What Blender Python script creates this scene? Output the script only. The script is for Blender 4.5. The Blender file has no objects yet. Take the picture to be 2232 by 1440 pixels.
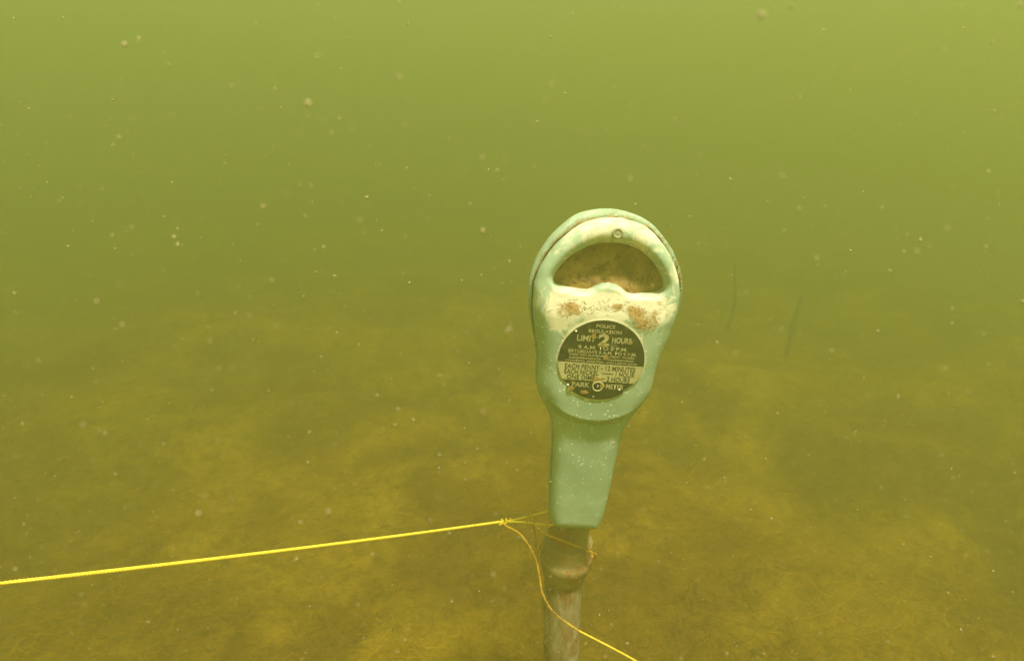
import bpy, math, random
import numpy as np
from mathutils import Vector, Matrix, noise as mnoise

S = bpy.context.scene
C = S.collection
rad = math.radians
random.seed(7)
rng = np.random.default_rng(11)

# ------------------------------------------------------------------ camera
CAM_Z, PITCH = 1.15, rad(17.0)
cam_d = bpy.data.cameras.new('camera')
cam = bpy.data.objects.new('camera', cam_d)
C.objects.link(cam)
cam.location = (0, 0, CAM_Z)
cam.rotation_euler = (rad(90) - PITCH, 0, 0)
cam_d.sensor_width = 36.0
cam_d.lens = 36.0 * 1454 / 2232
cam_d.clip_start = 0.02
cam_d.clip_end = 200
cam_d.dof.use_dof = True
cam_d.dof.focus_distance = 0.83
cam_d.dof.aperture_fstop = 6.3
S.camera = cam

# ------------------------------------------------------------------ world, sun, exposure
SUN_ELEV, SUN_AZ = rad(69), rad(151)      # azimuth clockwise from +Y (ahead): behind and to the right
w = bpy.data.worlds.new('World')
S.world = w
w.use_nodes = True
wn = w.node_tree
bg = wn.nodes['Background']
sky = wn.nodes.new('ShaderNodeTexSky')
sky.sky_type = 'NISHITA'
sky.sun_disc = False
sky.sun_elevation = SUN_ELEV
sky.sun_rotation = SUN_AZ
wn.links.new(sky.outputs[0], bg.inputs[0])
bg.inputs[1].default_value = 0.07

sl = bpy.data.lights.new('sun', 'SUN')
sl.energy = 5.0
sl.angle = rad(6)                          # the rippled water surface spreads the sun's disc
sl.color = (1.0, 0.95, 0.86)
so = bpy.data.objects.new('sun', sl)
C.objects.link(so)
sd = Vector((math.sin(SUN_AZ) * math.cos(SUN_ELEV), math.cos(SUN_AZ) * math.cos(SUN_ELEV), math.sin(SUN_ELEV)))
so.rotation_euler = sd.to_track_quat('Z', 'Y').to_euler()
so.location = sd * 30

S.view_settings.view_transform = 'Standard'
S.view_settings.look = 'None'
S.view_settings.exposure = 2.22
S.view_settings.gamma = 1.0
S.view_settings.use_curve_mapping = False
cy = S.cycles
cy.max_bounces = 7
cy.diffuse_bounces = 3
cy.volume_bounces = 2
cy.use_denoising = True
cy.sample_clamp_indirect = 6.0

# water: density per metre and single scattering colour
WATER_DENSITY = 0.50
WATER_COLOR = (0.356, 0.398, 0.106)
WATER_TOP = 2.9

# ------------------------------------------------------------------ helpers
def smooth(a, b, x):
    t = np.clip((x - a) / (b - a), 0, 1)
    return t * t * (3 - 2 * t)

def mesh_obj(name, verts, faces, mat=None, parent=None, shade=True):
    me = bpy.data.meshes.new(name)
    me.from_pydata([tuple(map(float, v)) for v in verts], [], [tuple(map(int, f)) for f in faces])
    me.validate()
    if shade:
        me.polygons.foreach_set('use_smooth', [True] * len(me.polygons))
    me.update()
    o = bpy.data.objects.new(name, me)
    C.objects.link(o)
    if mat:
        me.materials.append(mat)
    if parent:
        o.parent = parent
    return o

def fast_mesh(name, V, F, mat, parent=None):
    """V (n,3), F (m,k) all faces with k corners"""
    me = bpy.data.meshes.new(name)
    m, k = F.shape
    me.vertices.add(len(V))
    me.vertices.foreach_set('co', V.astype(np.float32).ravel())
    me.loops.add(m * k)
    me.loops.foreach_set('vertex_index', F.astype(np.int32).ravel())
    me.polygons.add(m)
    me.polygons.foreach_set('loop_start', np.arange(0, m * k, k, dtype=np.int32))
    me.polygons.foreach_set('use_smooth', np.ones(m, dtype=bool))
    me.update(calc_edges=True)
    me.materials.append(mat)
    o = bpy.data.objects.new(name, me)
    C.objects.link(o)
    if parent:
        o.parent = parent
    return o

def lathe(prof, seg=64, wob=None):
    V, F = [], []
    for i, (r, z) in enumerate(prof):
        for k in range(seg):
            a = 2 * math.pi * k / seg
            rr = r + (wob(a, z) if wob else 0)
            V.append((rr * math.cos(a), rr * math.sin(a), z))
    for i in range(len(prof) - 1):
        for k in range(seg):
            k2 = (k + 1) % seg
            F.append((i * seg + k, i * seg + k2, (i + 1) * seg + k2, (i + 1) * seg + k))
    F.append(tuple(range(seg))[::-1])
    F.append(tuple((len(prof) - 1) * seg + k for k in range(seg)))
    return V, F

def crisp(prof, e=0.0005):
    out = [prof[0]]
    for a, b, c in zip(prof, prof[1:], prof[2:]):
        a, b, c = Vector(a), Vector(b), Vector(c)
        la, lc = (a - b).length, (c - b).length
        out.append(tuple(b + (a - b) * min(e / la, .3)))
        out.append(tuple(b + (c - b) * min(e / lc, .3)))
    return out + [prof[-1]]

def catmull(P, step):
    P = [np.array(p, float) for p in P]
    Q = [2 * P[0] - P[1]] + P + [2 * P[-1] - P[-2]]
    out = []
    for i in range(1, len(Q) - 2):
        n = max(2, int(np.linalg.norm(Q[i + 1] - Q[i]) / step))
        for j in range(n):
            t = j / n
            out.append(0.5 * (2 * Q[i] + (Q[i + 1] - Q[i - 1]) * t + (2 * Q[i - 1] - 5 * Q[i] + 4 * Q[i + 1] - Q[i + 2]) * t * t
                              + (3 * Q[i] - Q[i - 1] - 3 * Q[i + 1] + Q[i + 2]) * t ** 3))
    out.append(P[-1])
    return np.array(out)

def frames(P):
    T = np.gradient(P, axis=0)
    T /= np.linalg.norm(T, axis=1)[:, None] + 1e-12
    n = np.cross(T[0], (0.13, 0.9, 0.4)); n /= np.linalg.norm(n)
    N = [n]
    for t in T[1:]:
        n = n - t * np.dot(n, t); n /= np.linalg.norm(n) + 1e-12
        N.append(n)
    N = np.array(N)
    return T, N, np.cross(T, N)

def rope_geo(pts, r, pitch, step=0.0022, strands=3, sides=6, r_end=None):
    """a laid rope: helical strands round the path"""
    P = catmull(pts, step)
    T, N, B = frames(P)
    L = np.concatenate([[0], np.cumsum(np.linalg.norm(np.diff(P, axis=0), axis=1))])
    rr = np.full(len(P), r) if r_end is None else np.linspace(r, r_end, len(P))
    VV, FF, off = [], [], 0
    for s in range(strands):
        ph = 2 * math.pi * (s / strands + L / pitch)
        cr = rr * 0.50
        ctr = P + (np.cos(ph) * cr)[:, None] * N + (np.sin(ph) * cr)[:, None] * B
        a = np.arange(sides) * 2 * math.pi / sides
        V = ctr[:, None, :] + (rr * 0.56)[:, None, None] * (np.cos(a)[None, :, None] * N[:, None, :] + np.sin(a)[None, :, None] * B[:, None, :])
        n = len(P)
        i = np.arange(n - 1)[:, None] * sides; k = np.arange(sides)[None, :]; k2 = (k + 1) % sides
        F = np.stack([i + k, i + k2, i + sides + k2, i + sides + k], -1).reshape(-1, 4)
        VV.append(V.reshape(-1, 3)); FF.append(F + off); off += n * sides
    return np.concatenate(VV), np.concatenate(FF)

# ------------------------------------------------------------------ material helpers
def new_mat(name):
    m = bpy.data.materials.new(name)
    m.use_nodes = True
    nt = m.node_tree
    b = nt.nodes['Principled BSDF']
    return m, nt, b

def N(nt, t, **kw):
    n = nt.nodes.new(t)
    for k, v in kw.items():
        setattr(n, k, v)
    return n

def noise_tex(nt, scale, detail=4, rough=0.55, vec=None, dist=0.0):
    n = N(nt, 'ShaderNodeTexNoise')
    n.inputs['Scale'].default_value = scale
    n.inputs['Detail'].default_value = detail
    n.inputs['Roughness'].default_value = rough
    n.inputs['Distortion'].default_value = dist
    if vec is not None:
        nt.links.new(vec, n.inputs['Vector'])
    return n.outputs['Fac']

def ramp(nt, src, lo, hi, a=0.0, b=1.0):
    n = N(nt, 'ShaderNodeMapRange')
    n.interpolation_type = 'SMOOTHSTEP'
    n.inputs[1].default_value = lo; n.inputs[2].default_value = hi
    n.inputs[3].default_value = a; n.inputs[4].default_value = b
    nt.links.new(src, n.inputs[0])
    return n.outputs[0]

def math_n(nt, op, a, b=None, clamp=False):
    n = N(nt, 'ShaderNodeMath', operation=op)
    n.use_clamp = clamp
    for i, v in enumerate((a, b)):
        if v is None: continue
        if isinstance(v, (int, float)): n.inputs[i].default_value = v
        else: nt.links.new(v, n.inputs[i])
    return n.outputs[0]

def mix(nt, fac, a, b):
    n = N(nt, 'ShaderNodeMix', data_type='RGBA')
    for i, v in ((0, fac), (6, a), (7, b)):
        if isinstance(v, (int, float)): n.inputs[i].default_value = v
        elif isinstance(v, tuple): n.inputs[i].default_value = (*v, 1) if len(v) == 3 else v
        else: nt.links.new(v, n.inputs[i])
    return n.outputs[2]

def bump(nt, h, strength, dist, bsdf):
    n = N(nt, 'ShaderNodeBump')
    n.inputs['Strength'].default_value = strength
    n.inputs['Distance'].default_value = dist
    nt.links.new(h, n.inputs['Height'])
    nt.links.new(n.outputs[0], bsdf.inputs['Normal'])

def objvec(nt, scale=(1, 1, 1)):
    tc = N(nt, 'ShaderNodeTexCoord')
    mp = N(nt, 'ShaderNodeMapping')
    mp.inputs['Scale'].default_value = scale
    nt.links.new(tc.outputs['Object'], mp.inputs[0])
    return mp.outputs[0]

def attr(nt, name):
    n = N(nt, 'ShaderNodeAttribute', attribute_name=name)
    return n.outputs['Fac']

# ------------------------------------------------------------------ materials
def mat_paint():
    m, nt, b = new_mat('worn_mint_paint')
    v = objvec(nt)
    big = noise_tex(nt, 14, 4, 0.6, v)
    fine = noise_tex(nt, 160, 4, 0.65, v)
    col = mix(nt, ramp(nt, big, 0.35, 0.7), (0.31, 0.41, 0.235), (0.42, 0.52, 0.32))
    # chalky, sun bleached old paint and bare primer by attribute, plus a highlight painted on the upper ring
    ch = attr(nt, 'chalk_highlight')
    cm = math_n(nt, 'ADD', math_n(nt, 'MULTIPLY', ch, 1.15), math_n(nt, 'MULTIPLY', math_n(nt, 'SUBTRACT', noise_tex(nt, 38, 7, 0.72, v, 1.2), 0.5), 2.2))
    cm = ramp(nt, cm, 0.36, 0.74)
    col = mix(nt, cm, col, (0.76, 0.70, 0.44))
    # small chips down to pale primer
    spk = attr(nt, 'speck')
    vo = N(nt, 'ShaderNodeTexVoronoi'); vo.inputs['Scale'].default_value = 330
    nt.links.new(v, vo.inputs['Vector'])
    sel = N(nt, 'ShaderNodeSeparateColor'); nt.links.new(vo.outputs['Color'], sel.inputs[0])
    clus = math_n(nt, 'MULTIPLY', ramp(nt, noise_tex(nt, 55, 2, 0.5, v), 0.40, 0.66), spk)
    keep = math_n(nt, 'GREATER_THAN', math_n(nt, 'ADD', sel.outputs[0], math_n(nt, 'MULTIPLY', clus, 0.62)), 1.0)
    rad_ = math_n(nt, 'ADD', math_n(nt, 'MULTIPLY', sel.outputs[1], 0.34), 0.14)
    dot = math_n(nt, 'LESS_THAN', vo.outputs['Distance'], rad_)
    chip = math_n(nt, 'MULTIPLY', keep, dot)
    col = mix(nt, chip, col, (0.78, 0.78, 0.62))
    # brown silt film
    si = attr(nt, 'silt')
    sm = math_n(nt, 'ADD', si, math_n(nt, 'MULTIPLY', math_n(nt, 'SUBTRACT', noise_tex(nt, 62, 7, 0.75, v, 0.9), 0.5), 2.3))
    sm = ramp(nt, sm, 0.38, 0.85)
    col = mix(nt, math_n(nt, 'MULTIPLY', sm, 0.85), col, (0.43, 0.235, 0.055))
    film = ramp(nt, noise_tex(nt, 32, 5, 0.65, v), 0.52, 0.75, 0, 0.30)
    col = mix(nt, film, col, (0.38, 0.33, 0.12))
    nt.links.new(col, b.inputs['Base Color'])
    b.inputs['Roughness'].default_value = 0.62
    b.inputs['Specular IOR Level'].default_value = 0.25
    h = math_n(nt, 'ADD', math_n(nt, 'MULTIPLY', fine, 0.5), math_n(nt, 'ADD', math_n(nt, 'MULTIPLY', sm, 1.1), math_n(nt, 'MULTIPLY', cm, -0.25)))
    bump(nt, h, 0.55, 0.0012, b)
    return m

def mat_simple(name, c1, c2, scale, rough=0.8, bs=0.5, bd=0.001, stretch=(1, 1, 1), lo=0.35, hi=0.65, c3=None, sc3=30, lo3=0.55, hi3=0.68, spec=0.2, metal=0.0, bscale=None):
    m, nt, b = new_mat(name)
    v = objvec(nt, stretch)
    n1 = noise_tex(nt, scale, 6, 0.65, v, 0.3)
    col = mix(nt, ramp(nt, n1, lo, hi), c1, c2)
    h = n1
    if c3:
        n3 = noise_tex(nt, sc3, 6, 0.7, v, 0.5)
        f3 = ramp(nt, n3, lo3, hi3)
        col = mix(nt, f3, col, c3)
        h = math_n(nt, 'ADD', h, math_n(nt, 'MULTIPLY', f3, 0.4))
    if bscale:
        h = math_n(nt, 'ADD', h, math_n(nt, 'MULTIPLY', noise_tex(nt, bscale, 4, 0.6, v), 0.6))
    nt.links.new(col, b.inputs['Base Color'])
    b.inputs['Roughness'].default_value = rough
    b.inputs['Specular IOR Level'].default_value = spec
    b.inputs['Metallic'].default_value = metal
    bump(nt, h, bs, bd, b)
    return m

M_paint = mat_paint()
M_gasket = mat_simple('seam_dirt', (0.16, 0.10, 0.03), (0.34, 0.22, 0.07), 90, 0.95, 0.8, 0.002)
M_glass = mat_simple('silted_glass', (0.17, 0.095, 0.020), (0.36, 0.22, 0.055), 38, 0.75, 0.7, 0.002, c3=(0.085, 0.05, 0.016), sc3=70, lo3=0.52, hi3=0.66, spec=0.3, bscale=260)
M_silt = mat_simple('brown_silt', (0.34, 0.17, 0.035), (0.52, 0.32, 0.09), 160, 0.95, 0.8, 0.001)
M_stain = mat_simple('rusty_film', (0.26, 0.155, 0.035), (0.40, 0.26, 0.07), 150, 0.95, 0.6, 0.0008)
M_rivet = mat_simple('dull_rivet', (0.36, 0.34, 0.18), (0.48, 0.45, 0.26), 180, 0.6, 0.4, 0.0005)
M_plate = mat_simple('rate_plate_black', (0.022, 0.019, 0.009), (0.040, 0.033, 0.014), 90, 0.6, 0.3, 0.0003, c3=(0.22, 0.155, 0.05), sc3=95, lo3=0.57, hi3=0.74)
M_print = mat_simple('rate_plate_cream', (0.46, 0.40, 0.17), (0.56, 0.50, 0.24), 60, 0.6, 0.2, 0.0002, c3=(0.20, 0.13, 0.035), sc3=80, lo3=0.64, hi3=0.76)
M_ink = mat_simple('rate_plate_ink', (0.030, 0.025, 0.010), (0.05, 0.042, 0.016), 200, 0.7, 0.2, 0.0002, c3=(0.30, 0.24, 0.09), sc3=150, lo3=0.66, hi3=0.76)
M_letter = mat_simple('rate_plate_lettering', (0.42, 0.35, 0.14), (0.52, 0.45, 0.20), 120, 0.7, 0.2, 0.0002, c3=(0.12, 0.085, 0.03), sc3=150, lo3=0.56, hi3=0.70)
M_backing = mat_simple('flaking_cream_edge', (0.55, 0.50, 0.28), (0.72, 0.68, 0.42), 120, 0.8, 0.5, 0.0005)
M_metalpin = mat_simple('bright_pin', (0.75, 0.73, 0.55), (0.85, 0.83, 0.66), 300, 0.4, 0.1, 0.0002)
M_hole = mat_simple('keyhole_dark', (0.012, 0.009, 0.004), (0.03, 0.02, 0.008), 200, 0.9, 0.2, 0.0003)
M_collar = mat_simple('silted_iron_collar', (0.30, 0.20, 0.07), (0.40, 0.30, 0.12), 22, 0.85, 0.6, 0.0015, c3=(0.38, 0.17, 0.03), sc3=34, lo3=0.48, hi3=0.64, bscale=220)
M_pole = mat_simple('weathered_galvanised_pole', (0.27, 0.19, 0.07), (0.42, 0.36, 0.20), 48, 0.85, 0.6, 0.0015, stretch=(1, 1, 0.35), c3=(0.27, 0.135, 0.03), sc3=30, lo3=0.44, hi3=0.60, bscale=260)
M_rope = mat_simple('yellow_polypropylene', (0.86, 0.60, 0.030), (0.92, 0.70, 0.05), 60, 0.55, 0.2, 0.0002, c3=(0.45, 0.20, 0.02), sc3=40, lo3=0.61, hi3=0.70, spec=0.4)
M_rope_old = mat_simple('silted_yellow_rope', (0.55, 0.29, 0.020), (0.80, 0.50, 0.035), 60, 0.8, 0.4, 0.0004, c3=(0.32, 0.17, 0.025), sc3=60, lo3=0.48, hi3=0.62)
M_tuft = mat_simple('brown_algae_tuft', (0.22, 0.13, 0.03), (0.38, 0.24, 0.06), 90, 0.9, 0.1, 0.0003)
M_stick = mat_simple('waterlogged_wood', (0.08, 0.06, 0.022), (0.13, 0.10, 0.04), 30, 0.95, 0.5, 0.003)
M_snow = mat_simple("suspended_matter", (0.46, 0.36, 0.16), (0.60, 0.50, 0.27), 3, 0.9, 0.0, 0.001)

def translucent_mix(m, fac):
    nt = m.node_tree
    b = nt.nodes['Principled BSDF']; out = nt.nodes['Material Output']
    tr = N(nt, 'ShaderNodeBsdfTranslucent')
    nt.links.new(b.inputs['Base Color'].links[0].from_socket, tr.inputs['Color'])
    mx = N(nt, 'ShaderNodeMixShader'); mx.inputs[0].default_value = fac
    nt.links.new(b.outputs[0], mx.inputs[1]); nt.links.new(tr.outputs[0], mx.inputs[2])
    nt.links.new(mx.outputs[0], out.inputs['Surface'])
translucent_mix(M_snow, 0.40)                # loose flocs let light through

def mat_bed(name, a, b_, c, sc=1.0, bs=0.8):
    m, nt, b = new_mat(name)
    tc = N(nt, 'ShaderNodeNewGeometry')
    v = tc.outputs['Position']
    n1 = noise_tex(nt, 1.7 * sc, 6, 0.62, v, 0.8)
    n2 = noise_tex(nt, 17 * sc, 6, 0.7, v, 0.4)
    n3 = noise_tex(nt, 130, 4, 0.7, v)
    col = mix(nt, ramp(nt, n1, 0.40, 0.62), a, b_)
    col = mix(nt, ramp(nt, n2, 0.46, 0.66, 0, 0.6), col, c)
    nt.links.new(col, b.inputs['Base Color'])
    b.inputs['Roughness'].default_value = 0.95
    b.inputs['Specular IOR Level'].default_value = 0.1
    bump(nt, math_n(nt, 'ADD', n2, math_n(nt, 'MULTIPLY', n3, 0.5)), bs, 0.02, b)
    return m

def tone(m, lo, hi):
    nt = m.node_tree
    b = nt.nodes['Principled BSDF']
    src = b.inputs['Base Color'].links[0].from_socket
    t_ = ramp(nt, attr(nt, 'tone'), 0, 1, lo, hi)
    n = N(nt, 'ShaderNodeMix', data_type='RGBA', blend_type='MULTIPLY')
    n.inputs[0].default_value = 1.0
    nt.links.new(src, n.inputs[6]); nt.links.new(t_, n.inputs[7])
    nt.links.new(n.outputs[2], b.inputs['Base Color'])

M_bed = mat_bed("algae_covered_silt", (0.23, 0.130, 0.011), (0.40, 0.250, 0.015), (0.15, 0.078, 0.009))
M_alga = mat_bed("filamentous_algae", (0.30, 0.155, 0.011), (0.50, 0.300, 0.018), (0.21, 0.110, 0.011), 1.0, 0.0)

tone(M_alga, 0.62, 1.5)

# ------------------------------------------------------------------ seabed
def bed_h(x, y):
    p = Vector((x * 0.9, y * 0.9, 0.0))
    h = 0.15 * mnoise.fractal(p, 1.0, 2.0, 3)
    h += 0.045 * mnoise.noise(Vector((x * 3.1, y * 3.1, 4.2))) + 0.026 * mnoise.noise(Vector((x * 8.5, y * 8.5, 1.7)))
    return h

def axis(lo, hi, n, c, k):
    t = np.linspace(-1, 1, n)
    s = np.sinh(t * k) / np.sinh(k)
    return np.where(s < 0, c + s * (c - lo), c + s * (hi - c))
gx = axis(-22, 22, 300, 0.0, 4.2)
gy = axis(-22, 22, 320, 2.2, 4.2)
HG = np.array([[bed_h(x, y) for x in gx] for y in gy])
XX, YY = np.meshgrid(gx, gy)
gv = np.stack([XX, YY, HG], -1).reshape(-1, 3)
nx, ny = len(gx), len(gy)
ii, jj = np.meshgrid(np.arange(ny - 1), np.arange(nx - 1), indexing='ij')
q = (ii * nx + jj).ravel()
gf = np.stack([q, q + 1, q + nx + 1, q + nx], -1)
seabed = fast_mesh('seabed', gv, gf, M_bed)
seabed['kind'] = 'structure'
seabed['label'] = 'olive brown silty lake bed fading into murky green water'

def bed_arr(x, y):
    fx = np.interp(x, gx, np.arange(nx)); fy = np.interp(y, gy, np.arange(ny))
    i0 = np.clip(fx.astype(int), 0, nx - 2); j0 = np.clip(fy.astype(int), 0, ny - 2)
    a = fx - i0; b = fy - j0
    return (HG[j0, i0] * (1 - a) * (1 - b) + HG[j0, i0 + 1] * a * (1 - b) + HG[j0 + 1, i0] * (1 - a) * b + HG[j0 + 1, i0 + 1] * a * b)

# ------------------------------------------------------------------ algae mat: curled filaments lying on the bed
def tubes(P, R, sides=3):
    """P (n, k, 3) polylines, R (n, k) radii"""
    n, k, _ = P.shape
    T = np.gradient(P, axis=1)
    T /= np.linalg.norm(T, axis=2, keepdims=True) + 1e-9
    ref = np.array([0.31, 0.22, 0.93])
    A = np.cross(T, ref); A /= np.linalg.norm(A, axis=2, keepdims=True) + 1e-9
    B = np.cross(T, A)
    ang = np.arange(sides) * 2 * math.pi / sides
    V = P[:, :, None, :] + R[:, :, None, None] * (np.cos(ang)[None, None, :, None] * A[:, :, None, :] + np.sin(ang)[None, None, :, None] * B[:, :, None, :])
    base = (np.arange(n) * k * sides)[:, None, None] + (np.arange(k - 1) * sides)[None, :, None]
    s = np.arange(sides)[None, None, :]; s2 = (s + 1) % sides
    F = np.stack([base + s, base + s2, base + sides + s2, base + sides + s], -1).reshape(-1, 4)
    return V.reshape(-1, 3), F

def strands(n, x, y, z, length, curl, lift, radius, k=5):
    th = rng.uniform(0, 2 * math.pi, n)
    el = rng.normal(0.0, lift, n)
    P = np.zeros((n, k, 3)); P[:, 0] = np.stack([x, y, z], -1)
    seg = length / (k - 1)
    for i in range(1, k):
        d = np.stack([np.cos(th) * np.cos(el), np.sin(th) * np.cos(el), np.sin(el)], -1)
        P[:, i] = P[:, i - 1] + d * seg[:, None]
        th = th + rng.normal(0, curl, n)
        el = np.clip(el + rng.normal(0, lift, n), -1.0, 1.0)
    tap = np.linspace(1, 0.35, k)[None, :]
    return P, radius[:, None] * tap

NS = 88000
dist = 0.75 * (6.2 / 0.75) ** rng.uniform(0, 1, int(NS * 1.0)) ** 0.92
sx = rng.uniform(-1, 1, NS) * (0.95 * dist + 0.75)
sy = dist
clump = np.array([mnoise.noise(Vector((a * 4.2, b * 4.2, 8.0))) for a, b in zip(sx, sy)])
sz = bed_arr(sx, sy) + rng.uniform(0.0, 1, NS) ** 1.5 * (0.030 + 0.070 * np.clip(clump + 0.25, 0, 1.2))
rr = np.hypot(sx, sy)
P, Rr = strands(NS, sx, sy, sz, rng.uniform(0.05, 0.15, NS) * (0.8 + 0.15 * rr), 0.55, 0.30, 0.00034 * (0.7 + 0.5 * rr) * rng.uniform(0.7, 1.4, NS))
# keep strands from diving into the bed
P[:, :, 2] = np.maximum(P[:, :, 2], bed_arr(P[:, :, 0].ravel(), P[:, :, 1].ravel()).reshape(P.shape[:2]) - 0.004)
V, F = tubes(P, Rr)
mat_o = fast_mesh('algae_mat', V, F, M_alga)
tn = rng.beta(1.6, 2.2, NS)
at_ = mat_o.data.attributes.new('tone', 'FLOAT', 'POINT')
at_.data.foreach_set('value', np.repeat(tn, 15).astype(np.float32))
mat_o['kind'] = 'stuff'
mat_o['label'] = 'fuzzy yellow brown filamentous algae covering the lake bed'
mat_o['category'] = 'algae'

# ------------------------------------------------------------------ parking meter
MR = Matrix(((0.9971851, 0.0, 0.0749787), (0.0065348, 0.9961947, -0.0869104), (-0.0746934, 0.0871557, 0.9933905)))
MO = Vector((0.1100757, 0.8088846, 0.8756831))     # seam plane behind the rate plate's centre
def mw(x, y, z):
    return MO + MR @ Vector((x, y, z))
POLE_TOP = mw(0, 0.036, -0.33)
meter = bpy.data.objects.new('parking_meter', None)
C.objects.link(meter)
meter.location = (POLE_TOP.x, POLE_TOP.y, bed_h(POLE_TOP.x, POLE_TOP.y))
meter.empty_display_size = 0.1
meter['label'] = 'old mint green parking meter on a rusty pole, standing in silt under water'
meter['category'] = 'parking meter'
M4 = Matrix.Translation(MO - meter.location) @ MR.to_4x4()

def mpart(name, V, F, mat, parent=None, shade=True, fast=False):
    """a part given in the meter head's own axes"""
    if fast:
        o = fast_mesh(name, np.asarray(V, float), np.asarray(F), mat)
    else:
        o = mesh_obj(name, V, F, mat, None, shade)
    if parent is None:
        o.parent = meter
        o.matrix_local = M4
    else:
        o.parent = parent
    return o

# half width of the casting against height (local z)
OZ = np.array([.1765, .1745, .1667, .1517, .1315, .0980, .0806, .0540, .0350, .0030, -.0170, -.0430, -.0600, -.0760, -.0960, -.1110, -.1290, -.1650, -.2180, -.2500, -.2640, -.2690, -.2715])
OW = np.array([.0000, .0185, .0420, .0595, .0758, .0907, .0935, .0918, .0883, .0803, .0768, .0752, .0710, .0632, .0527, .0478, .0460, .0437, .0412, .0385, .0355, .0310, .0220])
def hermite(xs, ys, x):
    d = np.diff(ys) / np.diff(xs)
    m = np.zeros_like(ys)
    m[1:-1] = np.where(d[:-1] * d[1:] > 0, 2 * d[:-1] * d[1:] / (d[:-1] + d[1:] + 1e-30), 0)
    m[0], m[-1] = d[0], d[-1]
    i = np.clip(np.searchsorted(xs, x) - 1, 0, len(xs) - 2)
    h = xs[i + 1] - xs[i]; t = (x - xs[i]) / h
    return ((2 * t ** 3 - 3 * t ** 2 + 1) * ys[i] + (t ** 3 - 2 * t ** 2 + t) * h * m[i] + (-2 * t ** 3 + 3 * t ** 2) * ys[i + 1] + (t ** 3 - t ** 2) * h * m[i + 1])
def half_w(z):
    return np.sqrt(np.maximum(hermite(OZ[::-1], (OW[::-1]) ** 2, z), 0))
zz = np.concatenate([np.linspace(.1765, .170, 26) , np.linspace(.1695, -.262, 200), np.linspace(-.263, -.2715, 16)])
outl = np.concatenate([np.stack([half_w(zz), zz], -1), np.stack([-half_w(zz), zz], -1)[::-1]])

def seg_dist(px, pz, poly):
    a = poly; b = np.roll(poly, -1, 0)
    best = np.full(px.shape, 9.0)
    for (ax, az), (bx, bz) in zip(a, b):
        dx, dz = bx - ax, bz - az
        L = dx * dx + dz * dz
        if L < 1e-14: continue
        t = np.clip(((px - ax) * dx + (pz - az) * dz) / L, 0, 1)
        best = np.minimum(best, (px - ax - t * dx) ** 2 + (pz - az - t * dz) ** 2)
    return np.sqrt(best)
def inside(px, pz, poly):
    r = np.zeros(px.shape, bool)
    b = np.roll(poly, -1, 0)
    for (ax, az), (bx, bz) in zip(poly, b):
        if az == bz: continue
        c = ((az > pz) != (bz > pz)) & (px < (bx - ax) * (pz - az) / (bz - az) + ax)
        r ^= c
    return r

# the viewing window's outline (right half, from the top middle down to the middle of the lower lip)
win_half = [(0, .1470), (.018, .1458), (.036, .1385), (.0545, .1245), (.0665, .1085), (.0705, .0985), (.0695, .0905), (.0630, .0862),
            (.048, .0845), (.0345, .0836), (.0255, .0846), (.0185, .0890), (.0105, .0938), (0, .0957)]
wp = catmull([(x, 0, z) for x, z in win_half], 0.0022)[:, [0, 2]]
win = np.concatenate([wp, (wp * [-1, 1])[::-1][1:-1]])

def shell_grid(zs, grow, nu=150, zshift=0.0):
    """grid over the outline; columns denser towards the sides"""
    u = np.linspace(-1, 1, nu)
    u = np.sin(u * math.pi / 2) * 0.55 + u * 0.45
    hw = half_w(zs)
    return u[None, :] * hw[:, None], np.repeat(zs[:, None], nu, 1)

zs = np.concatenate([.1765 - .0065 * np.linspace(0, 1, 16) ** 2, np.linspace(.1692, -.2600, 300), np.linspace(-.2608, -.2715, 20)])
GX, GZ = shell_grid(zs, 0)
D = seg_dist(GX, GZ, outl)
D[:, 0] = 0; D[:, -1] = 0; D[0, :] = 0; D[-1, :] = 0
SW = seg_dist(GX, GZ, win) * np.where(inside(GX, GZ, win), -1, 1)

# protrusion of the front casting in front of the seam plane
shrink = 0.0024 * smooth(-0.02, 0.09, GZ) + 0.0012
d = np.maximum(D, 0)
plateau_head = 0.0215
ledge = smooth(.100, .050, GZ)
plat = plateau_head + (0.0305 - plateau_head) * ledge
Rc = np.hypot(GX, GZ + 0.004)
boss_f = 1 - smooth(.080, .0945, Rc) * smooth(-.035, -.065, GZ)
plat = 0.0205 + (plat - 0.0205) * boss_f
er = 0.017 + 0.011 * smooth(.09, .04, GZ) * smooth(-.10, -.06, GZ) + 0.002 * smooth(-.1, -.15, GZ)
t = np.clip(d / er, 0, 1)
e = np.sqrt(np.maximum(1 - (1 - t) ** 2.3, 0))
prot = 0.004 + (plat - 0.004) * e
# ring rolls over into the recessed window
roll = 0.013 + (0.004 - 0.013) * smooth(.103, .088, GZ)
tw = np.clip(SW / roll, 0, 1)
lip = 0.0125
prot_w = lip + (prot - lip) * np.sqrt(np.maximum(1 - (1 - tw) ** 2, 0))
prot = np.where(SW < roll, np.minimum(prot, prot_w), prot)
prot = np.where(SW < 0, np.maximum(0.0015, lip * (1 - smooth(0, 0.0016, -SW)) + 0.0015), prot)
# casting unevenness
fn = np.array([[mnoise.noise(Vector((x * 32, z * 32, 3.0))) for x, z in zip(rx, rz)] for rx, rz in zip(GX, GZ)])
prot = prot + 0.0005 * fn * np.clip(d / .01, 0, 1)
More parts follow.
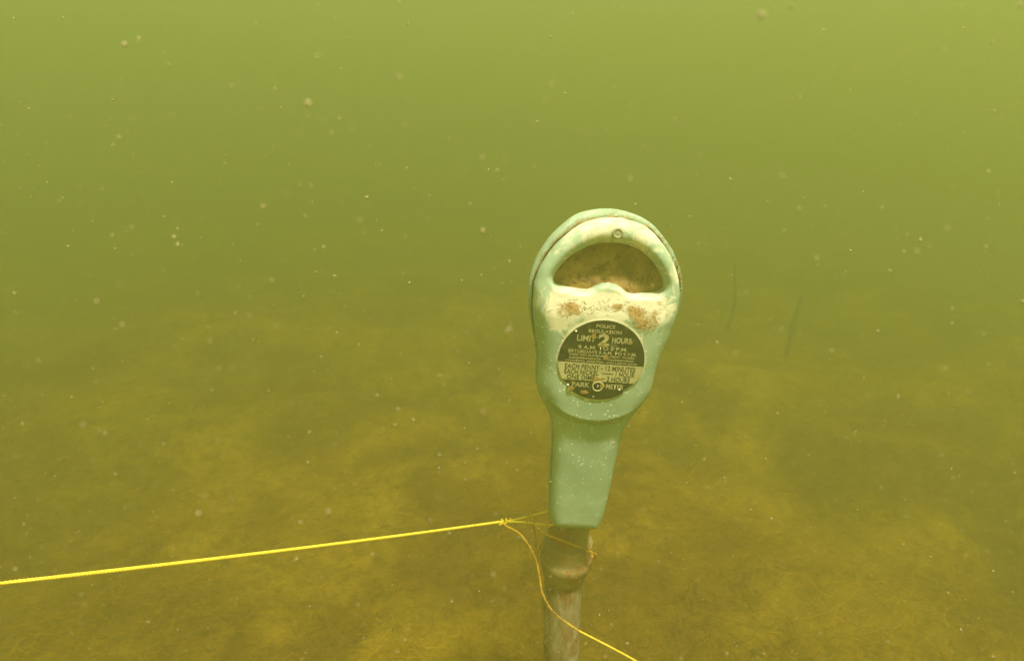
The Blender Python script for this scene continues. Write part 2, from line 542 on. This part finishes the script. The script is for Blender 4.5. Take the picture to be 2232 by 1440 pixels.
# the front shell sits just inside the rear shell's rim
cx = GX * (1 - shrink / np.maximum(half_w(np.clip(GZ, -.27, .165)), 0.03))
cz = GZ - shrink * np.clip(GZ / .1765, 0, 1) ** 3
V = np.stack([cx, -prot, cz], -1).reshape(-1, 3)
nr, nc = GX.shape
ii, jj = np.meshgrid(np.arange(nr - 1), np.arange(nc - 1), indexing='ij')
q = (ii * nc + jj).ravel()
F = [tuple(f) for f in np.stack([q, q + nc, q + nc + 1, q + 1], -1)]
loop = [j for j in range(nc)] + [i * nc + nc - 1 for i in range(1, nr)] + [(nr - 1) * nc + j for j in range(nc - 2, -1, -1)] + [i * nc for i in range(nr - 2, 0, -1)]
V = [tuple(v) for v in V]
nb = len(V)
for k in loop:
    V.append((V[k][0], 0.001, V[k][2]))
for a in range(len(loop)):
    b2 = (a + 1) % len(loop)
    F.append((loop[a], loop[b2], nb + b2, nb + a))
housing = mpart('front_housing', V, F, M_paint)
def set_attr(o, name, vals):
    at = o.data.attributes.new(name, 'FLOAT', 'POINT')
    at.data.foreach_set('value', np.asarray(vals, dtype=np.float32))
def blob(x, z, rx, rz):
    return np.exp(-(((GX - x) / rx) ** 2 + ((GZ - z) / rz) ** 2))
chalk_highlight = 0.9 * blob(0, .070, .070, .016) + 0.75 * blob(-.060, .050, .022, .024) + 0.6 * blob(.060, .060, .020, .022) + 0.35 * blob(.084, .115, .010, .02)
chalk_highlight += 0.26 * smooth(.085, .165, GZ) + 0.22 * smooth(.03, .09, GZ)  # sunlit highlight painted into the colour, rising up the ring
chalk_highlight += 0.42 * np.exp(-((np.abs(np.hypot(GX, GZ * 1.0) - .056)) / .0022) ** 2)
silt = 0.80 * blob(.048, .053, .016, .014) + 0.62 * blob(.034, .066, .010, .008) + 0.72 * blob(-.046, .066, .010, .009) + 0.50 * blob(0, .068, .055, .012) + 0.38 * blob(-.058, .058, .016, .014) + 0.30 * blob(.07, .07, .014, .02) + 0.5 * blob(.014, .071, .006, .004)
silt += 0.33 * (SW < 0.001) + 0.30 * (D < .003) * (GZ > -.05)
speck = smooth(.06, .0, GZ) * (0.35 + 0.65 * smooth(-.24, -.08, GZ)) * smooth(.0, .02, D)
pad = np.zeros(len(loop))
for nme, arr_ in (('chalk_highlight', chalk_highlight), ('silt', silt), ('speck', speck)):
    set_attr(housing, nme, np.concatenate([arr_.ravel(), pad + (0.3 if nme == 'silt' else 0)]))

# rear housing: a deeper, rounded shell with a rim a little wider than the front
grow = 1.0
zb = zs
d2 = D
rb = 0.036
tb = np.clip(d2 / rb, 0, 1)
depth = 0.016 + 0.072 * np.sqrt(np.maximum(1 - (1 - tb) ** 2.2, 0))
gx2 = GX * (1 + 0.0012 / 0.08); 
V = [tuple(v) for v in np.stack([gx2, depth, GZ], -1).reshape(-1, 3)]
F = [tuple(f) for f in np.stack([q, q + 1, q + nc + 1, q + nc], -1)]
nb = len(V)
for k in loop:
    V.append((V[k][0] * 1.006, 0.0115, V[k][2] + 0.0008 * np.sign(V[k][2])))
for k in loop:
    V.append((V[k][0] * 1.006, 0.0040, V[k][2] + 0.0008 * np.sign(V[k][2])))
for k in loop:
    V.append((V[k][0] * 0.955, 0.0040, V[k][2] - 0.004 * np.sign(V[k][2])))
nl = len(loop)
for a in range(nl):
    b2 = (a + 1) % nl
    F.append((loop[b2], loop[a], nb + a, nb + b2))
    F.append((nb + b2, nb + a, nb + nl + a, nb + nl + b2))
    F.append((nb + nl + b2, nb + nl + a, nb + 2 * nl + a, nb + 2 * nl + b2))
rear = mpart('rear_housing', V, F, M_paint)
set_attr(rear, 'chalk_highlight', np.concatenate([0.30 * smooth(.10, .17, GZ).ravel(), np.zeros(3 * nl) + 0.15]))  # rear shell's colour also lightens towards the top
set_attr(rear, 'silt', np.concatenate([(0.14 + 0.30 * (D < .02) * smooth(.09, .03, GZ)).ravel(), np.zeros(3 * nl) + 0.34]))
set_attr(rear, 'speck', np.zeros(nr * nc + 3 * nl) + 0.15)

# packed dirt in the seam between the two shells
V, F = [], []
pts = [(GX.ravel()[k], GZ.ravel()[k]) for k in loop]
for k, (x, z) in enumerate(pts):
    n_ = mnoise.noise(Vector((x * 60, z * 60, 1.0)))
    s = 0.978 + 0.014 * n_
    for y in (-0.0022, 0.0012, 0.0045):
        o_ = 0.006 if y == 0.0012 else 0.0
        V.append((x * (s + o_), y, z * (s + o_)))
for a in range(nl):
    b2 = (a + 1) % nl
    for r_ in range(2):
        F.append((a * 3 + r_, a * 3 + r_ + 1, b2 * 3 + r_ + 1, b2 * 3 + r_))
mpart('seam_gasket', V, F, M_gasket)

# silted window pane, slightly domed
ux = np.linspace(-.074, .074, 120); uz = np.linspace(.080, .150, 60)
WX, WZ = np.meshgrid(ux, uz)
keep = inside(WX, WZ, win) | (seg_dist(WX, WZ, win) < 0.0022)
wn_ = np.array([[mnoise.fractal(Vector((x * 55, z * 55, 9.0)), 1.0, 2.0, 4) for x, z in zip(a_, b_)] for a_, b_ in zip(WX, WZ)])
heap = 0.0075 * np.exp(-((WX - .005) / .045) ** 2) * smooth(.112, .088, WZ) + 0.0006 * wn_
wy = -(0.0040 + 0.0015 * (1 - (WX / .075) ** 2) + heap)
idx = -np.ones(WX.shape, int); idx[keep] = np.arange(keep.sum())
V = np.stack([WX[keep], wy[keep], WZ[keep]], -1)
F = []
for i in range(WX.shape[0] - 1):
    for j in range(WX.shape[1] - 1):
        f = (idx[i, j], idx[i, j + 1], idx[i + 1, j + 1], idx[i + 1, j])
        if min(f) >= 0: F.append(f)
pane = mpart('window_pane', V, F, M_glass)
pane['label'] = 'viewing window caked with brown silt'

# round rivet on the top of the ring
V, F = lathe([(.0068, 0), (.0068, .0022), (.0062, .0032), (.0045, .0037), (.0042, .0033), (.002, .0037), (.0003, .0038)], 32)
V = [(x + .0007, -.0205 - z, y + .1590) for x, y, z in V]
mpart('rivet', V, F, M_rivet)

# ---- rate plate
PR = 0.0535
PY = -0.0312
def plate_outline(r, n=160):
    out = []
    for k in range(n):
        a = 2 * math.pi * k / n
        x, z = math.cos(a), math.sin(a)
        ang = math.degrees(math.atan2(z, abs(x)))
        f = 1.0
        if -62 < ang < -28:
            s_ = (ang + 62) / 34
            f = 1 - 0.055 * (math.sin(math.pi * min(1, s_ * 0.78 + 0.22)) if s_ > 0.35 else 0.2 * s_)
        out.append((x * r * f, z * r * f))
    return out
def disc(outline, y0, y1):
    n = len(outline)
    V = [(x, y0, z) for x, z in outline] + [(x, y1, z) for x, z in outline]
    F = [tuple(range(n)), tuple(range(2 * n - 1, n - 1, -1))]
    F += [(k, n + k, n + (k + 1) % n, (k + 1) % n) for k in range(n)]
    return V, F
def flip(F): return [tuple(reversed(f)) for f in F]

bo = [(x * (1 + 0.010 * mnoise.noise(Vector((x * 300, z * 300, 0)))), z * (1 + 0.010 * mnoise.noise(Vector((x * 300, z * 300, 5))))) for x, z in plate_outline(PR + .0012, 220)]
V, F = disc(bo, PY, -0.0240)
mpart('plate_backing', V, F, M_backing, shade=False)
V, F = disc(plate_outline(PR), PY - .0008, PY + .0004)
plate = mpart('rate_plate', V, F, M_plate, shade=False)
plate['label'] = 'round black and cream rate plate with lettering'
YF = PY - .0008
band = [(x, z) for x, z in plate_outline(PR * .995, 720) if -.525 * PR <= z <= -.075 * PR]
rt_ = sorted([p for p in band if p[0] > 0], key=lambda p: p[1]); lf_ = sorted([p for p in band if p[0] < 0], key=lambda p: -p[1])
V, F = disc(rt_ + lf_, YF - .00025, YF + .0002)
mpart('cream_band', V, F, M_print, plate, shade=False)

def lettering(txt, xc, zc, wd, ht, mat, bold=0.02, y=None):
    cu = bpy.data.curves.new('lettering', 'FONT')
    cu.body = txt
    cu.size = 1.0
    cu.offset = bold
    cu.resolution_u = 3
    to = bpy.data.objects.new('lettering', cu)
    C.objects.link(to)
    dg = bpy.context.evaluated_depsgraph_get()
    me = bpy.data.meshes.new_from_object(to.evaluated_get(dg))
    bpy.data.objects.remove(to); bpy.data.curves.remove(cu)
    n = len(me.vertices)
    co = np.zeros(n * 3); me.vertices.foreach_get('co', co); co = co.reshape(-1, 3)
    mn, mx = co.min(0), co.max(0)
    out = np.zeros_like(co)
    out[:, 0] = ((co[:, 0] - mn[0]) / (mx[0] - mn[0]) - .5) * wd * PR + xc * PR
    out[:, 2] = ((co[:, 1] - mn[1]) / max(1e-6, mx[1] - mn[1]) - .5) * ht * PR + zc * PR
    out[:, 1] = (YF - .0005) if y is None else y
    me.vertices.foreach_set('co', out.ravel())
    me.name = 'lettering'
    me.materials.clear(); me.materials.append(mat)
    me.update()
    o = bpy.data.objects.new('lettering', me)
    C.objects.link(o)
    o.parent = plate
    return o

L, I = M_letter, M_ink
for a in [('POLICE', .0, .865, .43, .085, L, .025), ('REGULATION', .0, .735, .75, .085, L, .025),
          ('LIMIT', -.405, .545, .43, .145, L, .03), ('2', .0, .535, .26, .30, L, .045), ('HOURS', .405, .545, .44, .145, L, .03),
          ('9 A.M. TO 5 P.M.', .0, .325, 1.14, .095, L, .025), ('SATURDAYS 9 A.M. TO 9 P.M.', .0, .215, 1.58, .08, L, .025),
          ('FREE ON SUNDAYS, NEW YEARS', .0, .125, 1.50, .062, L, .025), ('INDEPENDENCE, THANKSGIVING', .0, .045, 1.50, .06, L, .025),
          ('CHRISTMAS, MEMORIAL AND LABOR DAYS', .0, -.028, 1.66, .055, L, .025),
          ('EACH PENNY - 12 MINUTES', .0, -.165, 1.64, .125, I, .012), ('EACH NICKEL', -.42, -.305, .80, .125, I, .012), ('1 HOUR', .60, -.305, .44, .125, I, .012),
          ('ONE DIME', -.42, -.44, .66, .12, I, .012), ('2 HOURS', .46, -.44, .54, .12, I, .012),
          ('PARK', -.40, -.63, .42, .125, L, .025), ('METER', .40, -.63, .42, .125, L, .025)]:
    lettering(*a)
for (x0, x1, zc) in ((.06, .33, -.305), (.02, .14, -.44)):
    V, F = disc([(x0 * PR, (zc - .008) * PR), (x1 * PR, (zc - .008) * PR), (x1 * PR, (zc + .008) * PR), (x0 * PR, (zc + .008) * PR)], YF - .0005, YF)
    mpart('printed_dash', V, F, M_ink, plate, shade=False)
# key hole with a bright ring
V, F = lathe([(.0072, 0), (.0072, .0010), (.0064, .0015), (.0056, .0010), (.0054, -.0006)], 32)
mpart('keyhole_ring', [(x, YF - z, y - .645 * PR) for x, y, z in V], F[:-2], M_print, plate)
V, F = lathe([(.0056, 0), (.0056, .0005), (.0002, .0004)], 28)
mpart('keyhole', [(x, YF - z, y - .645 * PR) for x, y, z in V], F, M_hole, plate)
V, F = disc([(-.0004, -.0022), (.0004, -.0022), (.0004, .0016), (-.0004, .0016)], -.0004, 0)
mpart('lock_pin', [(x, YF - .0006 + y, z - .645 * PR) for x, y, z in V], F, M_metalpin, plate)
for x, z in ((-.66, .70), (-.70, -.66), (.52, -.70)):
    V, F = lathe([(.0014, 0), (.0013, .0007), (.0006, .0012), (.0001, .0013)], 14)
    mpart('plate_rivet', [(vx + x * PR, YF - vz, vy + z * PR) for vx, vy, vz in V], F, M_metalpin, plate)

# rusty silt films lying over the print
for x, z, r_, asp in ((-.03, -.50, .13, .8), (.10, -.62, .07, 1.2), (-.02, .42, .06, 1.4), (-.24, .60, .06, 1.6), (.10, .10, .08, .9), (.62, .52, .05, 1.2), (-.62, -.74, .10, .6), (-.30, -.82, .10, .5)):
    out_ = []
    for k in range(26):
        a = 2 * math.pi * k / 26
        q_ = r_ * .8 * PR * (1 + .55 * mnoise.noise(Vector((math.cos(a) * 1.6 + x * 9, math.sin(a) * 1.6 + z * 9, 2.0))))
        out_.append((x * PR + q_ * math.cos(a), z * PR + q_ * asp * math.sin(a)))
    V, F = disc(out_, YF - .0009, YF - .0001)
    mpart('silt_film', V, F, M_stain, plate, shade=False)

# ---- silt lumps on the shoulder
def lumps(name, spots, mat):
    V, F = [], []
    for x, y, z, r in spots:
        b0 = len(V)
        for (dx, dy, dz) in ((1, 0, 0), (-1, 0, 0), (0, 1, 0), (0, -1, 0), (0, 0, 1), (0, 0, -1)):
            k = r * random.uniform(.6, 1.3)
            V.append((x + dx * k, y + dy * k * .6, z + dz * k * .8))
        for f in ((0, 2, 4), (2, 1, 4), (1, 3, 4), (3, 0, 4), (2, 0, 5), (1, 2, 5), (3, 1, 5), (0, 3, 5)):
            F.append(tuple(b0 + i for i in f))
    o = mpart(name, V, F, mat)
    o['kind'] = 'stuff'
    return o
flat_p = prot
def prot_at(x, z):
    i = int(np.argmin(np.abs(zs - z))); j = int(np.argmin(np.abs(GX[i] - x)))
    return prot[i, j]
sp = []
for cx_, cz_, rx_, rz_, n in ((.048, .052, .011, .010, 150), (.035, .067, .007, .005, 60), (-.046, .066, .006, .006, 60), (.0, .070, .040, .009, 60), (.014, .071, .004, .003, 24), (-.03, .066, .015, .007, 60)):
    for _ in range(n):
        x = random.gauss(cx_, rx_ * .6); z = random.gauss(cz_, rz_ * .6)
        sp.append((x, -prot_at(x, z) - .0001, z, random.uniform(.0003, .0010)))
o = lumps('silt_crust', sp, M_silt)

# ---- fine algae fringe on the rim and the casting's edges
def tuft(name, roots, length, radius, mat, parent=None, sag=0.0):
    n = len(roots)
    P = np.zeros((n, 5, 3))
    for i, (p, dr) in enumerate(roots):
        p = np.array(p, float); dr = np.array(dr, float)
        P[i, 0] = p
        for k in range(1, 5):
            dr = dr + rng.normal(0, .35, 3); dr /= np.linalg.norm(dr)
            P[i, k] = P[i, k - 1] + dr * length * random.uniform(.5, 1.2) / 4
            P[i, k, 2] -= sag * k
    V, F = tubes(P, np.full((n, 5), radius) * np.linspace(1, .4, 5))
    o = mpart(name, V, F, mat, parent, fast=True)
    o['kind'] = 'stuff'
    return o
roots = []
for _ in range(150):
    z = random.gauss(.103, .016); x = float(half_w(np.array([z]))[0])
    roots.append(((x * .985, random.uniform(0, .012), z), (1, random.uniform(-.5, .5), random.uniform(-.2, .6))))
tuft('algae_fringe', roots, .006, .00035, M_tuft)
roots = []
for _ in range(220):
    z = random.uniform(-.05, .172); x = float(half_w(np.array([z]))[0]) * random.choice((-1, 1))
    roots.append(((x * .98, random.uniform(-.002, .006), z), (math.copysign(.6, x), -.5, random.uniform(-.4, .6))))
tuft('algae_fringe', roots, .004, .00025, M_tuft)
roots = [((.078, -.004, .004), (1, -.2, -.5)), ((.079, -.004, -.002), (1, 0, -.3)), ((.0768, -.004, -.012), (.5, -.2, -1)), ((.062, -.006, -.078), (1, -.1, -.6)), ((.060, -.006, -.080), (1, .1, -.5)),
         ((.045, -.006, -.15), (.6, -.1, -.8)), ((.042, -.004, -.20), (.8, 0, -.3)), ((.0345, -.01, -.262), (.8, -.3, .2))]
tuft('algae_filament', roots * 2, .020, .00030, M_tuft)

# ---- collar and pole
V, F = lathe(crisp([(.0290, -.262), (.0292, -.322), (.0300, -.3265), (.0335, -.3275), (.0352, -.3262), (.0366, -.3275), (.0370, -.332), (.0368, -.352), (.0376, -.357), (.0392, -.359), (.0396, -.363),
              (.0390, -.369), (.0372, -.3735), (.0345, -.384), (.0320, -.396), (.0285, -.400)]), 72, lambda a, z: .0004 * mnoise.noise(Vector((math.cos(a) * 3, math.sin(a) * 3, z * 90))))
collar = mpart('collar', [(x, y + .036, z) for x, y, z in V], flip(F), M_collar)
collar['label'] = 'rusty iron collar below the housing'
PH = POLE_TOP.z - 0.05 - meter.location.z
prof = [(.0285, z) for z in np.linspace(PH + .03, -0.35, 70)]
V, F = lathe(prof, 56, lambda a, z: .0009 * mnoise.noise(Vector((math.cos(a) * 2.2, math.sin(a) * 2.2, z * 14))) + .0006 * mnoise.noise(Vector((math.cos(a) * 6, math.sin(a) * 6, z * 60))))
bx = mw(0, .036, -.40) - meter.location
V = [(x + (bx.x if z > 0 else bx.x), y + bx.y, z) for x, y, z in V]
pole = mesh_obj('pole', V, flip(F), M_pole, meter)
# rust bits hanging on the pole's left side
rt2 = []
for _ in range(90):
    z = random.choice((random.gauss(PH - .055, .012), random.gauss(PH - .10, .02), random.uniform(0.02, PH - .02)))
    a = random.uniform(math.pi * .85, math.pi * 1.25)
    rt2.append(((bx.x + .0285 * math.cos(a), bx.y + .0285 * math.sin(a), z), (math.cos(a), math.sin(a), -.7)))
o = tuft('algae_fringe', rt2, .012, .0006, M_tuft)
o.matrix_local = Matrix.Identity(4)
# rust crust on the collar lip
sp = []
for _ in range(260):
    a = random.uniform(-math.pi, 0); r_ = random.uniform(.0372, .0394)
    sp.append((r_ * math.cos(a), .036 + r_ * math.sin(a), -.3565 + random.uniform(-.001, .006) * random.random(), random.uniform(.0003, .0010)))
lumps('rust_crust', sp, M_silt)

# ------------------------------------------------------------------ yellow rope
fwv = Vector((0, math.cos(PITCH), -math.sin(PITCH))); upv = Vector((0, math.sin(PITCH), math.cos(PITCH)))
def at(u, v, dep):
    """the point seen at photo pixel u, v, dep metres ahead"""
    return Vector((0, 0, CAM_Z)) + dep * (fwv + Vector((1, 0, 0)) * (u - 1116) / 1454 + upv * (720 - v) / 1454)
DC = (mw(0, .036, -.33) - Vector((0, 0, CAM_Z))).dot(fwv)      # collar axis distance
rope = bpy.data.objects.new('rope', None)
C.objects.link(rope)
knot_p = at(1098, 1136, DC - .005)
rope.location = knot_p
rope.empty_display_size = 0.05
rope['label'] = 'thin yellow laid rope tied round the meter collar, running taut to the left'
rope['category'] = 'rope'
def rpart(name, pts, r, mat, pitch=0.010, r_end=None):
    V, F = rope_geo([np.array(p) - np.array(knot_p) for p in pts], r, pitch, r_end=r_end)
    return fast_mesh(name, V, F, mat, rope)

RR = 0.0021
e0 = at(0, 1271, .62)
dirn = (e0 - knot_p)
far = knot_p + dirn * 3.2
sagged = [knot_p + dirn * t_ + Vector((0, 0, -0.010 * t_ * (1 - t_) if t_ < 1 else .01 * (t_ - 1))) for t_ in (0.0, .25, .5, .75, 1.0, 1.6, 2.4, 3.2)]
rpart('taut_line', sagged, RR, M_rope)
# knot: a couple of overlapping turns
kd = dirn.normalized(); ka = kd.cross(Vector((0, 0, 1))).normalized(); kb = kd.cross(ka)
kp = []
for k in range(22):
    a = k * 0.85
    kp.append(knot_p + kd * (.010 - .0011 * k) + (ka * math.cos(a) + kb * math.sin(a)) * .0034)
rpart('knot', kp, .0016, M_rope, .008)
cxs, cys = 0.0, .036
def col(a, r, z):
    """a point round the collar axis; a = 0 right, -90 towards the viewer"""
    return mw(cxs + r * math.cos(rad(a)), cys + r * math.sin(rad(a)), z)
rpart('loop', [at(1106, 1135, DC - .003), at(1140, 1128, DC), at(1184, 1117, DC + .01), col(150, .0312, -.285), col(90, .0312, -.282), col(30, .0312, -.279), col(-30, .0312, -.277), col(-90, .0312, -.276), col(-140, .0312, -.279),
               at(1200, 1144, DC - .020), at(1150, 1138, DC - .012), at(1108, 1136, DC - .006)], .0020, M_rope)
rpart('loop', [at(1166, 1212, DC + .01), at(1167, 1175, DC + .004), at(1162, 1140, DC - .004), at(1155, 1119, DC - .008), at(1157, 1122, DC - .014), at(1170, 1147, DC - .030), at(1190, 1163, DC - .036), at(1240, 1183, DC - .046),
               at(1290, 1204, DC - .030), at(1298, 1209, DC - .012), at(1292, 1214, DC + .012), col(40, .041, -.348), col(90, .041, -.350), col(140, .041, -.352), col(170, .042, -.354), at(1168, 1216, DC + .008), at(1176, 1240, DC - .014)], .0019, M_rope_old)
tail = [at(1092, 1136, DC - .004), at(1104, 1146, DC - .010), at(1132, 1162, DC - .014), at(1155, 1192, DC - .014), at(1168, 1218, DC - .014), at(1174, 1245, DC - .018), at(1179, 1275, DC - .022), at(1183, 1295, DC - .022), at(1200, 1326, DC - .018),
        at(1222, 1347, DC - .016), at(1262, 1374, DC - .020), at(1330, 1409, DC - .035), at(1390, 1442, DC - .05), at(1500, 1510, DC - .07)]
pe = tail[-1]; pd = (tail[-1] - tail[-2]).normalized()
tail += [pe + pd * .12 + Vector((0, 0, -.03)), pe + pd * .22 + Vector((.02, 0, -.14))]
x_, y_ = tail[-1].x + .08, tail[-1].y + .02
tail.append(Vector((x_, y_, bed_h(x_, y_) + .01)))
cut = 10
rpart('trailing_end', tail[:cut + 1], .0016, M_rope_old)
rpart('trailing_end', tail[cut:], .0016, M_rope)
# stray silt hanging from the trailing end
o = tuft('algae_fringe', [((tail[k] + (tail[k + 1] - tail[k]) * random.random()) - knot_p, (random.uniform(-1, 1), random.uniform(-1, 0), random.uniform(-1, .6))) for k in (3, 4, 5, 6, 7, 8) for _ in range(26)], .006, .0004, M_tuft, rope)

# ------------------------------------------------------------------ faint sticks in the distance
def stick(pts, r, label):
    P = catmull(pts, .02)
    Pn = P[None]
    Rn = np.linspace(r, r * .75, len(P))[None] * (1 + .18 * rng.normal(0, 1, (1, len(P))))
    base = np.array(pts[0])
    V, F = tubes(Pn - base, Rn, 8)
    n = len(P)
    me_f = F
    o = fast_mesh('stick', V, me_f, M_stick)
    o.location = base
    o['label'] = label
    o['category'] = 'stick'
    o['group'] = 'sticks standing in the lake bed'
def ground_at(u, v):
    d_ = at(u, v, 1.0) - Vector((0, 0, CAM_Z))
    return Vector((0, 0, CAM_Z)) + d_ * (CAM_Z / -d_.z)
b1 = ground_at(1588, 715); b2 = ground_at(1715, 770)
def dep(p): return (p - Vector((0, 0, CAM_Z))).dot(fwv)
stick([b1 + Vector((-.01, 0, -.15)), b1, at(1603, 650, dep(b1)), at(1601, 575, dep(b1))], .011, 'faint thin upright stick nearest to the right of the meter head, dim in murky water')
stick([b2 + Vector((-.03, 0, -.15)), b2, at(1730, 705, dep(b2)), at(1748, 645, dep(b2))], .014, 'faint dark stick leaning right, the farther of two from the parking meter')

# ------------------------------------------------------------------ suspended particles
NP = 24000
pd_ = 0.22 * (4.5 / 0.22) ** rng.uniform(0, 1, NP) ** 0.75
px = rng.uniform(-1, 1, NP) * (0.95 * pd_ + 0.2)
py = pd_
pz = CAM_Z - pd_ * 0.30 + rng.uniform(-1, 1, NP) * (0.75 * pd_ + 0.05)
bz = bed_arr(px, py)
ok = (pz > bz + .05) & (pz < WATER_TOP - .05)
px, py, pz = px[ok], py[ok], pz[ok]
n = len(px)
size = np.exp(rng.normal(math.log(.00029), .50, n)) * (0.65 + 0.40 * np.clip(np.sqrt(py), 0, 2))
size = np.minimum(size, 0.0016 * py + .0002)
octa = np.array([(1, 0, 0), (-1, 0, 0), (0, 1, 0), (0, -1, 0), (0, 0, 1), (0, 0, -1)], float)
st = rng.uniform(.5, 1.7, (n, 6, 1)) * octa[None] * rng.uniform(.4, 1.9, (n, 1, 3))
th = rng.uniform(0, 6.28, n); ca, sa = np.cos(th), np.sin(th)
stx = st[:, :, 0] * ca[:, None] - st[:, :, 2] * sa[:, None]; stz = st[:, :, 0] * sa[:, None] + st[:, :, 2] * ca[:, None]
V = np.stack([px, py, pz], -1)[:, None, :] + size[:, None, None] * np.stack([stx, st[:, :, 1], stz], -1)
of = np.array([(0, 2, 4), (2, 1, 4), (1, 3, 4), (3, 0, 4), (2, 0, 5), (1, 2, 5), (3, 1, 5), (0, 3, 5)])
F = (np.arange(n) * 6)[:, None, None] + of[None]
sn = fast_mesh('suspended_particles', V.reshape(-1, 3), F.reshape(-1, 3), M_snow)
sn['kind'] = 'stuff'
sn['label'] = 'pale specks of sediment drifting in the green water'
sn['category'] = 'sediment'

# ------------------------------------------------------------------ the murky water itself
m = bpy.data.materials.new('murky_green_water')
m.use_nodes = True
nt = m.node_tree
nt.nodes.clear()
out = N(nt, 'ShaderNodeOutputMaterial')
pv = N(nt, 'ShaderNodeVolumePrincipled')
pv.inputs['Color'].default_value = (*WATER_COLOR, 1)
pv.inputs['Density'].default_value = WATER_DENSITY
pv.inputs['Density Attribute'].default_value = ''
pv.inputs['Anisotropy'].default_value = 0.4
pv.inputs['Absorption Color'].default_value = (0, 0, 0, 1)
nt.links.new(pv.outputs[0], out.inputs['Volume'])
X, Y0, Y1, Z0, Z1 = 24, -24, 24, -1.6, WATER_TOP
V = [(-X, Y0, Z0), (X, Y0, Z0), (X, Y1, Z0), (-X, Y1, Z0), (-X, Y0, Z1), (X, Y0, Z1), (X, Y1, Z1), (-X, Y1, Z1)]
F = [(3, 2, 1, 0), (4, 5, 6, 7), (0, 1, 5, 4), (1, 2, 6, 5), (2, 3, 7, 6), (3, 0, 4, 7)]
hz = mesh_obj('haze', V, F, m, None, False)
hz['kind'] = 'stuff'
hz['label'] = 'murky green lake water that hides everything far off'
hz['category'] = 'water'
